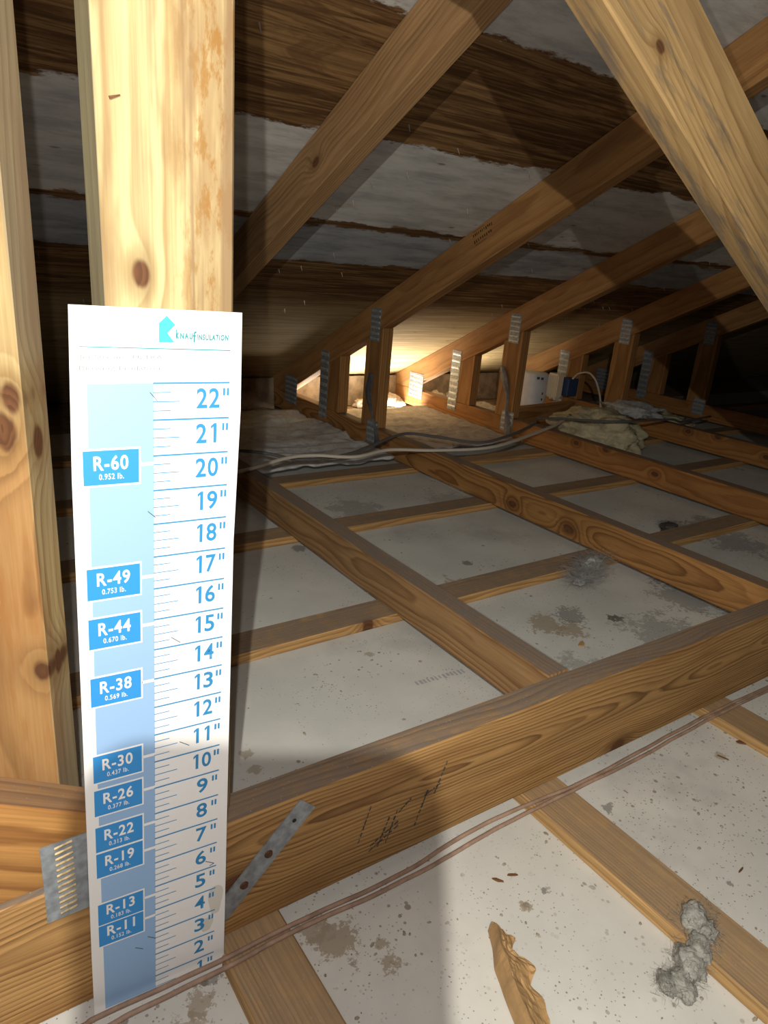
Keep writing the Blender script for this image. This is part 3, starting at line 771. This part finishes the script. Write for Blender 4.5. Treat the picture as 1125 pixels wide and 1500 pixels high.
# pale wool chunks at the eave slot
M_chunk = fluff('eave_wool', (0.60, 0.52, 0.42), (0.40, 0.33, 0.26), 60)
CH = ['leftmost pale wool chunk at the back of the daylit eave', 'second pale wool chunk from the left in the daylit eave', 'largest pale wool chunk in the daylit eave bay',
      'small pale wool chunk beside the third truss in the daylit eave', 'leftmost wool chunk in the dim eave bay right of the lit one', 'middle wool chunk in the dim eave bay', 'rightmost wool chunk in the dim eave bay']
for x, y, s in ((1.50, 1.985, 0.035), (1.57, 1.975, 0.045), (1.64, 1.985, 0.05), (1.675, 1.965, 0.03), (1.80, 1.985, 0.045), (1.90, 1.975, 0.05), (2.0, 1.985, 0.045)):
    o = blob('wool_chunk', (x, y, s*0.42 + 0.001), (s*1.1, s*0.6, s*0.7), M_chunk, x*9, 3, 0.5, 2.5)
    tag(o, CH.pop(0), 'insulation', 'wool chunks at the eave')

# white can, cream box and blue box by the fourth truss
can = empty('recessed_can', (2.175, 1.66, 0.03))
tag(can, 'white metal can with slots beside the cream electrical box', 'light can')
bm = bmesh.new()
prof = [(0.062, 0.004), (0.066, 0.0), (0.066, 0.022), (0.0665, 0.026), (0.066, 0.030), (0.065, 0.150), (0.060, 0.158), (0.030, 0.160), (0.0, 0.160)]
seg = 36; rings = []
for r_, z in prof:
    rings.append([bm.verts.new((r_*math.cos(2*math.pi*k_/seg), r_*math.sin(2*math.pi*k_/seg), z)) for k_ in range(seg)])
for a, b_ in zip(rings, rings[1:]):
    for k_ in range(seg): bm.faces.new((a[k_], a[(k_+1) % seg], b_[(k_+1) % seg], b_[k_]))
bmesh.ops.remove_doubles(bm, verts=bm.verts, dist=1e-5)
M_can = plain('white_enamel', (0.62, 0.63, 0.66), 0.45, 0, 0.4, 0.08, 20)
MC = Matrix.Translation((2.175, 1.66, 0.036))
link('can_body', mesh_from(bm, 'can_body'), M_can, can, MC, True)
bm = bmesh.new()
for a, z in ((-2.05, 0.142), (-1.75, 0.140), (-1.55, 0.075), (-1.55, 0.05)):
    M_ = Matrix.Rotation(a, 4, 'Z') @ Matrix.Translation((0.0655, 0, z))
    bmesh.ops.create_cube(bm, size=1.0, matrix=M_ @ Matrix.Diagonal((0.003, 0.012 if z > 0.1 else 0.007, 0.010, 1)))
link('vent_slot', mesh_from(bm, 'vent_slot'), plain('slot_shadow', (0.07, 0.07, 0.08), 0.8), can, MC)
bm = bmesh.new()
bmesh.ops.create_cone(bm, cap_ends=True, segments=36, radius1=0.078, radius2=0.067, depth=0.010, matrix=Matrix.Translation((0, 0, 0.0)))
link('can_collar', mesh_from(bm, 'can_collar'), plain('grey_collar', (0.36, 0.35, 0.34), 0.6), can, MC)
bm = bmesh.new(); box_bm(bm, -0.022, 0.022, -0.030, 0.030, -0.052, 0.052)
bmesh.ops.bevel(bm, geom=list(bm.edges), offset=0.006, segments=2, affect='EDGES')
for (dy, dz) in ((-0.014, -0.056), (0.010, -0.056)): box_bm(bm, -0.008, 0.008, dy - 0.006, dy + 0.006, dz - 0.004, dz + 0.006)
eb = empty('electrical_box', (2.285, 1.585, 0.145))
tag(eb, 'cream and blue electrical box on the fourth truss with a looping cable', 'electrical box')
link('cream_cover', mesh_from(bm, 'cream_cover'), plain('cream_plastic', (0.82, 0.70, 0.50), 0.4, 0, 0.4), eb, Matrix.Translation((2.243, 1.590, 0.146)))
bm = bmesh.new(); box_bm(bm, 0, 0.066, -0.030, 0.030, -0.040, 0.036); bmesh.ops.bevel(bm, geom=list(bm.edges), offset=0.003, segments=1, affect='EDGES')
link('blue_box', mesh_from(bm, 'blue_box'), plain('blue_plastic', (0.035, 0.06, 0.13), 0.5), eb, Matrix.Translation((2.266, 1.565, 0.146)))
P = spline([(2.28, 1.528, 0.185), (2.285, 1.505, 0.210), (2.29, 1.46, 0.222), (2.293, 1.42, 0.20), (2.296, 1.39, 0.15), (2.30, 1.375, 0.10), (2.29, 1.36, 0.06)], 8)
link('lead_cable', mesh_from(tube_bm(P, 0.0042, 8, 1.3), 'lead_cable'), plain('beige_cable', (0.50, 0.42, 0.33), 0.5), eb, None, True)
o = board('lumber_offcut', (1.80, 1.41, 0.066), (1, 0.12, 0), (0, 0, 1), rect(0.42, 0.075), 0.036, M_web)
tag(o, 'short brown lumber offcut lying before the white can', 'lumber')
# hurricane straps twisted down the webs of the second and third trusses
M_strapd = plain('dull_strap', (0.16, 0.165, 0.17), 0.6, 0.5, 0.4, 0.3, 60)
for t, x, pts in ((T[2], TX[2], [(1.345, 0.26), (1.35, 0.20), (1.335, 0.15), (1.30, 0.10), (1.285, 0.055), (1.29, 0.03)]), (T[3], TX[3], [(1.38, 0.27), (1.355, 0.22), (1.335, 0.17), (1.325, 0.12), (1.315, 0.07), (1.305, 0.03)])):
    bm = bmesh.new(); pr = None
    S_ = spline([(x - 0.005 - 0.004*(i_ % 2), y, z) for i_, (y, z) in enumerate(pts)], 5)
    rows_ = []
    for i_, p in enumerate(S_):
        ww = 0.011 + 0.006*math.sin(i_*0.35)
        rows_.append([bm.verts.new(p + Vector((dx, dy, 0))) for dx, dy in ((0.001, -ww), (-0.002, 0), (0.001, ww), (0.003, ww), (0.001, 0), (0.003, -ww))])
    for a, b_ in zip(rows_, rows_[1:]):
        for k_ in range(6): bm.faces.new((a[k_], a[(k_+1) % 6], b_[(k_+1) % 6], b_[k_]))
    bm.faces.new(rows_[0]); bm.faces.new(list(reversed(rows_[-1])))
    link('tie_strap', mesh_from(bm, 'tie_strap'), M_strapd, t)

# ------------------------------------------------------------------ loose things on the drywall
# kraft paper scrap, curled lengthwise
M_kraft = plain('kraft_paper', (0.42, 0.255, 0.11), 0.65, 0, 0.3, 0.18, 40)
bm = bmesh.new()
rowsK = [((0.302, -0.122), (0.314, -0.136)), ((0.297, -0.131), (0.319, -0.145)), ((0.291, -0.141), (0.309, -0.152)), ((0.284, -0.150), (0.306, -0.158)), ((0.278, -0.158), (0.313, -0.170)),
         ((0.273, -0.170), (0.310, -0.181)), ((0.268, -0.181), (0.297, -0.189)), ((0.263, -0.193), (0.297, -0.204)), ((0.258, -0.206), (0.289, -0.217)), ((0.252, -0.221), (0.281, -0.232)), ((0.246, -0.236), (0.272, -0.247))]
Ls = spline([(a[0], a[1], 0) for a, _ in rowsK], 3); Rs = spline([(b_[0], b_[1], 0) for _, b_ in rowsK], 3)
prof = [0.0, 0.016, 0.024, 0.021, 0.017, 0.015, 0.013, 0.010, 0.008, 0.006, 0.005, 0.004, 0.003]   # a sharp fold near the left edge, then a slope
g_ = []; nrow = len(Ls) - 1
for j in range(nrow + 1):
    row = []
    for i in range(13):
        s_ = i/12; p = Ls[j].lerp(Rs[j], s_)
        cr = 0.006*abs(mnoise.noise(Vector((s_*4.0 + j*0.20, j*0.32 - s_*1.5, 2.0))))*(1 if i else 0)
        h = prof[i]*(0.55 + 0.45*min(1, j/5)) + cr
        if i == 12: p = p + Vector((0.0035*mnoise.noise(Vector((j*1.7, 1, 7))), 0.002*mnoise.noise(Vector((j*1.3, 4, 7))), 0))
        row.append(bm.verts.new((p.x, p.y, ZF + 0.0012 + h)))
    g_.append(row)
for j in range(nrow):
    for i in range(12): bm.faces.new((g_[j][i], g_[j][i+1], g_[j+1][i+1], g_[j+1][i]))
o = link('paper_scrap', mesh_from(bm, 'paper_scrap'), M_kraft); md = o.modifiers.new('thick', 'SOLIDIFY'); md.thickness = 0.0005
tag(o, 'torn folded scrap of brown kraft paper on the near drywall', 'paper')

def strands(bm, c, rad, n, ln, r, seed):
    rnd = random.Random(seed)
    for _ in range(n):
        p = Vector(c) + Vector((rnd.gauss(0, rad[0]), rnd.gauss(0, rad[1]), abs(rnd.gauss(0, rad[2]))))
        d = Vector((rnd.uniform(-1, 1), rnd.uniform(-1, 1), rnd.uniform(-0.2, 0.5))).normalized()
        q = p + d*ln*rnd.uniform(0.4, 1); m_ = (p + q)/2 + Vector((rnd.gauss(0, ln*.2), rnd.gauss(0, ln*.2), abs(rnd.gauss(0, ln*.1))))
        tube_bm([p, m_, q], r, 3, 1.0, bm)
def fuzzy(name, lobes, mat, lb, cat, seed, hairs, hair_len, z0):
    bm = bmesh.new()
    for k_, (x, y, sx, sy, sz, rot) in enumerate(lobes):
        r_ = bmesh.ops.create_icosphere(bm, subdivisions=4, radius=1.0)
        for v in r_['verts']:
            n = v.co.normalized(); d = 1 + 0.33*mnoise.fractal(n*1.8 + Vector((seed + k_*3.1, 0, 0)), 0.8, 2.2, 5)
            p = Vector((n.x*sx*d, n.y*sy*d, 0)); p.rotate(Matrix.Rotation(rot, 3, 'Z'))
            v.co = Vector((x + p.x, y + p.y, z0 + max(0.0006, sz*0.75 + n.z*sz*d)))
        strands(bm, (x, y, z0 + sz*0.5), (sx*0.6, sy*0.6, sz*0.6), hairs, hair_len, 0.00012, seed*100 + k_)
    o = link(name, mesh_from(bm, name), mat, None, None, True)
    return tag(o, lb, cat)
fuzzy('fluff_tuft', [(0.491, -0.236, 0.022, 0.013, 0.012, 0.5), (0.488, -0.252, 0.014, 0.010, 0.011, 0.2), (0.466, -0.258, 0.020, 0.011, 0.010, 0.6), (0.444, -0.262, 0.020, 0.013, 0.009, 0.9), (0.420, -0.272, 0.018, 0.010, 0.006, 0.9), (0.408, -0.262, 0.012, 0.008, 0.004, 0.9)],
      M_grey, 'grey insulation fluff draped off the near pine strip at lower right', 'insulation', 3.0, 220, 0.013, ZF + 0.010)
fuzzy('lint_ball', [(1.03, 0.36, 0.034, 0.018, 0.014, 0.3), (0.985, 0.335, 0.030, 0.014, 0.007, 0.3), (0.95, 0.32, 0.022, 0.012, 0.005, 0.2)], M_lint, 'pale wispy lint ball on the strip beside the second truss', 'lint', 6.0, 420, 0.05, 0.012)
fuzzy('dust_clump', [(1.455, 0.455, 0.030, 0.022, 0.010, 0.3), (1.42, 0.44, 0.018, 0.012, 0.006, 0.0)], M_dust, 'dark dust clump on the drywall between second and third trusses', 'dust', 9.0, 40, 0.02, 0.001)

# chips and crumbs
M_chip = plain('wood_chip', (0.16, 0.075, 0.035), 0.8, 0, 0.2, 0.3, 80)
M_crumb = plain('gypsum_crumb', (0.30, 0.26, 0.20), 0.9, 0, 0.1, 0.3, 80)
def chip(name, x, y, z, l, wd, rot, mat, lb, cat, grp=None, th=0.0022):
    bm = bmesh.new(); n = 9
    pts = [(l/2*math.cos(2*math.pi*k_/n)*random.uniform(.7, 1.1), wd/2*math.sin(2*math.pi*k_/n)*random.uniform(.7, 1.15)) for k_ in range(n)]
    a = [bm.verts.new((p[0], p[1], 0)) for p in pts]; b2 = [bm.verts.new((p[0]*.85, p[1]*.8, th*random.uniform(.6, 1.2))) for p in pts]
    bm.faces.new(list(reversed(a))); bm.faces.new(b2)
    for k_ in range(n): bm.faces.new((a[k_], a[(k_+1) % n], b2[(k_+1) % n], b2[k_]))
    o = link(name, mesh_from(bm, name), mat, None, Matrix.Translation((x, y, z + 0.0003)) @ Matrix.Rotation(rot, 4, 'Z'))
    return tag(o, lb, cat, grp)
CHIPS = [
    ('wood_chip', 0.869, -0.088, ZF + 0.001, 0.026, 0.014, -0.5, M_chip, 'dark red-brown chip against the rightmost near strip', 'wood chip'),
    ('wood_chip', 0.356, -0.080, ZF, 0.014, 0.004, -0.9, M_chip, 'reddish splinter on the near drywall, the lower left of two', 'wood chip'),
    ('wood_chip', 0.377, -0.084, ZF, 0.015, 0.003, -0.5, M_chip, 'reddish splinter on the near drywall, the upper right of two', 'wood chip'),
    ('gypsum_crumb', 0.360, -0.121, ZF, 0.010, 0.008, 0.3, M_crumb, 'tan crumb on the near drywall above the kraft scrap', 'crumb'),
    ('wood_chip', 0.623, -0.220, ZF, 0.016, 0.002, 0.1, M_chip, 'thin brown splinter on the near drywall at the right', 'wood chip'),
    ('wood_chip', 0.803, -0.091, ZF, 0.018, 0.002, -1.2, M_chip, 'thin splinter near the rightmost near strip', 'wood chip'),
    ('wood_chip', 0.772, 0.165, 0.0, 0.022, 0.010, 0.4, M_kraft, 'small tan bark flake behind the girder beside the first truss', 'wood chip')]
for args in CHIPS: chip(*args)
# scattered crumbs nobody could count
bm = bmesh.new(); rnd = random.Random(5)
for _ in range(900):
    if rnd.random() < 0.6: x, y, z = rnd.uniform(-0.1, 1.2), rnd.uniform(-0.45, -0.05), ZF
    else:
        x, y, z = rnd.uniform(0.05, 2.2), rnd.uniform(0.05, 1.1), 0.0
    s = rnd.choice((0.0008, 0.001, 0.0014, 0.002))
    bmesh.ops.create_cone(bm, cap_ends=True, segments=5, radius1=s, radius2=s*0.6, depth=s*0.8,
                          matrix=Matrix.Translation((x, y, z + s*0.4 + 0.0001)) @ Matrix.Rotation(rnd.uniform(0, 6.3), 4, 'Z') @ Matrix.Diagonal((rnd.uniform(0.7, 2.2), 1, 1, 1)))
o = link('debris_crumb', mesh_from(bm, 'debris_crumb'), M_crumb)
tag(o, 'small crumbs and dust scattered over the drywall', 'debris', kind='stuff')


# ------------------------------------------------------------------ the cased telephone that takes the picture, upright behind the lens
MP = Matrix.Identity(4)
for i in range(3):
    MP[i][0] = RC[0][i]; MP[i][1] = RC[2][i]; MP[i][2] = -RC[1][i]; MP[i][3] = CAM_POS[i]
def rrect(x0, x1, z0, z1, r, n=7):
    out = []
    for cx, cz, a0 in ((x1-r, z1-r, 0), (x0+r, z1-r, 1), (x0+r, z0+r, 2), (x1-r, z0+r, 3)):
        for k_ in range(n + 1):
            a = math.pi/2*(a0 + k_/n); out.append((cx + r*math.cos(a), cz + r*math.sin(a)))
    return out
pm = link('smartphone', mesh_from(prism_bm(rrect(-0.072, 0.028, -0.150, 0.031, 0.020), -0.016, -0.006, 0.0), 'smartphone'), plain('black_case', (0.02, 0.02, 0.022), 0.5), None, MP)
tag(pm, 'black cased phone held upright at the viewpoint', 'phone')
bm = bmesh.new()
for cx, cz, rr in ((0.0, -0.028, 0.0075), (-0.0155, -0.001, 0.003)):
    bmesh.ops.create_cone(bm, cap_ends=True, segments=24, radius1=rr, radius2=rr*0.95, depth=0.002, matrix=Matrix.Translation((cx, -0.005, cz)) @ Matrix.Rotation(math.pi/2, 4, 'X'))
link('lens_ring', mesh_from(bm, 'lens_ring'), M_steel, pm, MP)

# faint grade stamp on the second rafter, ink numbers on the drywall (unreadable in the photograph)
def marks(name, M, rows_, mat, parent):
    bm = bmesh.new(); rnd = random.Random(11)
    for (x0, x1, z0, z1, n) in rows_:
        wd = (x1-x0)/n
        for k_ in range(n):
            a = x0 + wd*(k_ + 0.12); bb = x0 + wd*(k_ + rnd.uniform(0.5, 0.85)); zz = z0 + (z1-z0)*rnd.uniform(0.0, 0.35)
            bm.faces.new([bm.verts.new(v) for v in ((a, 0, zz), (bb, 0, zz), (bb, 0, z1), (a, 0, z1))])
    return link(name, mesh_from(bm, name), mat, parent, M)
marks('grade_stamp', frame((TX[2] - 0.0005, 0.905, 0.676), (0, -1, 0.5), (0, 0.5, 1)), [(-0.038, 0.036, 0.004, 0.012, 11), (-0.038, 0.030, -0.012, -0.004, 9), (-0.045, 0.042, 0.016, 0.0172, 1), (-0.045, 0.042, -0.017, -0.0158, 1)],
      plain('stamp_ink', (0.06, 0.028, 0.012), 0.8), T[2])
marks('ink_mark', frame((0.445, 0.205, 0.0004), (1, -0.07, 0), (0, 0.07, 0.02)) @ Matrix.Rotation(-math.pi/2, 4, 'X') if False else
      Matrix.Translation((0.445, 0.203, 0.0004)) @ Matrix.Rotation(-0.07, 4, 'Z') @ Matrix.Rotation(-math.pi/2, 4, 'X'),
      [(0, 0.092, -0.006, 0.006, 13)], plain('faded_ink', (0.36, 0.36, 0.37), 0.9), bpy.data.objects['floor.001'])
rnd = random.Random(21)
me = None
for k_ in range(70):
    y = rnd.uniform(0.40, 1.55); x = rnd.uniform(0.10, 2.6)
    if min(abs(x - tx - TH/2) for tx in TX) < 0.03: continue
    if me is None:
        bm = bmesh.new(); bmesh.ops.create_cone(bm, cap_ends=True, segments=6, radius1=0.0016, radius2=0.0005, depth=0.014); me = mesh_from(bm, 'nail_tip')
    p = Vector((x, y, roof(y))) - NR*0.006
    link('nail_tip', me, M_rust if rnd.random() < 0.35 else M_nail, ceiling, frame(p, (1, 0, 0), (rnd.uniform(-.2, .2), -0.5 + rnd.uniform(-.2, .2), -1)))

# dark splinter standing off the post face
bm = bmesh.new(); bmesh.ops.create_cone(bm, cap_ends=True, segments=6, radius1=0.0011, radius2=0.0004, depth=0.0068)
link('splinter', mesh_from(bm, 'splinter'), M_chip, girder, frame((-0.0035, 0.0140, 0.6640), (0.35, 0, -0.9), (0.93, 0, 0.36)))
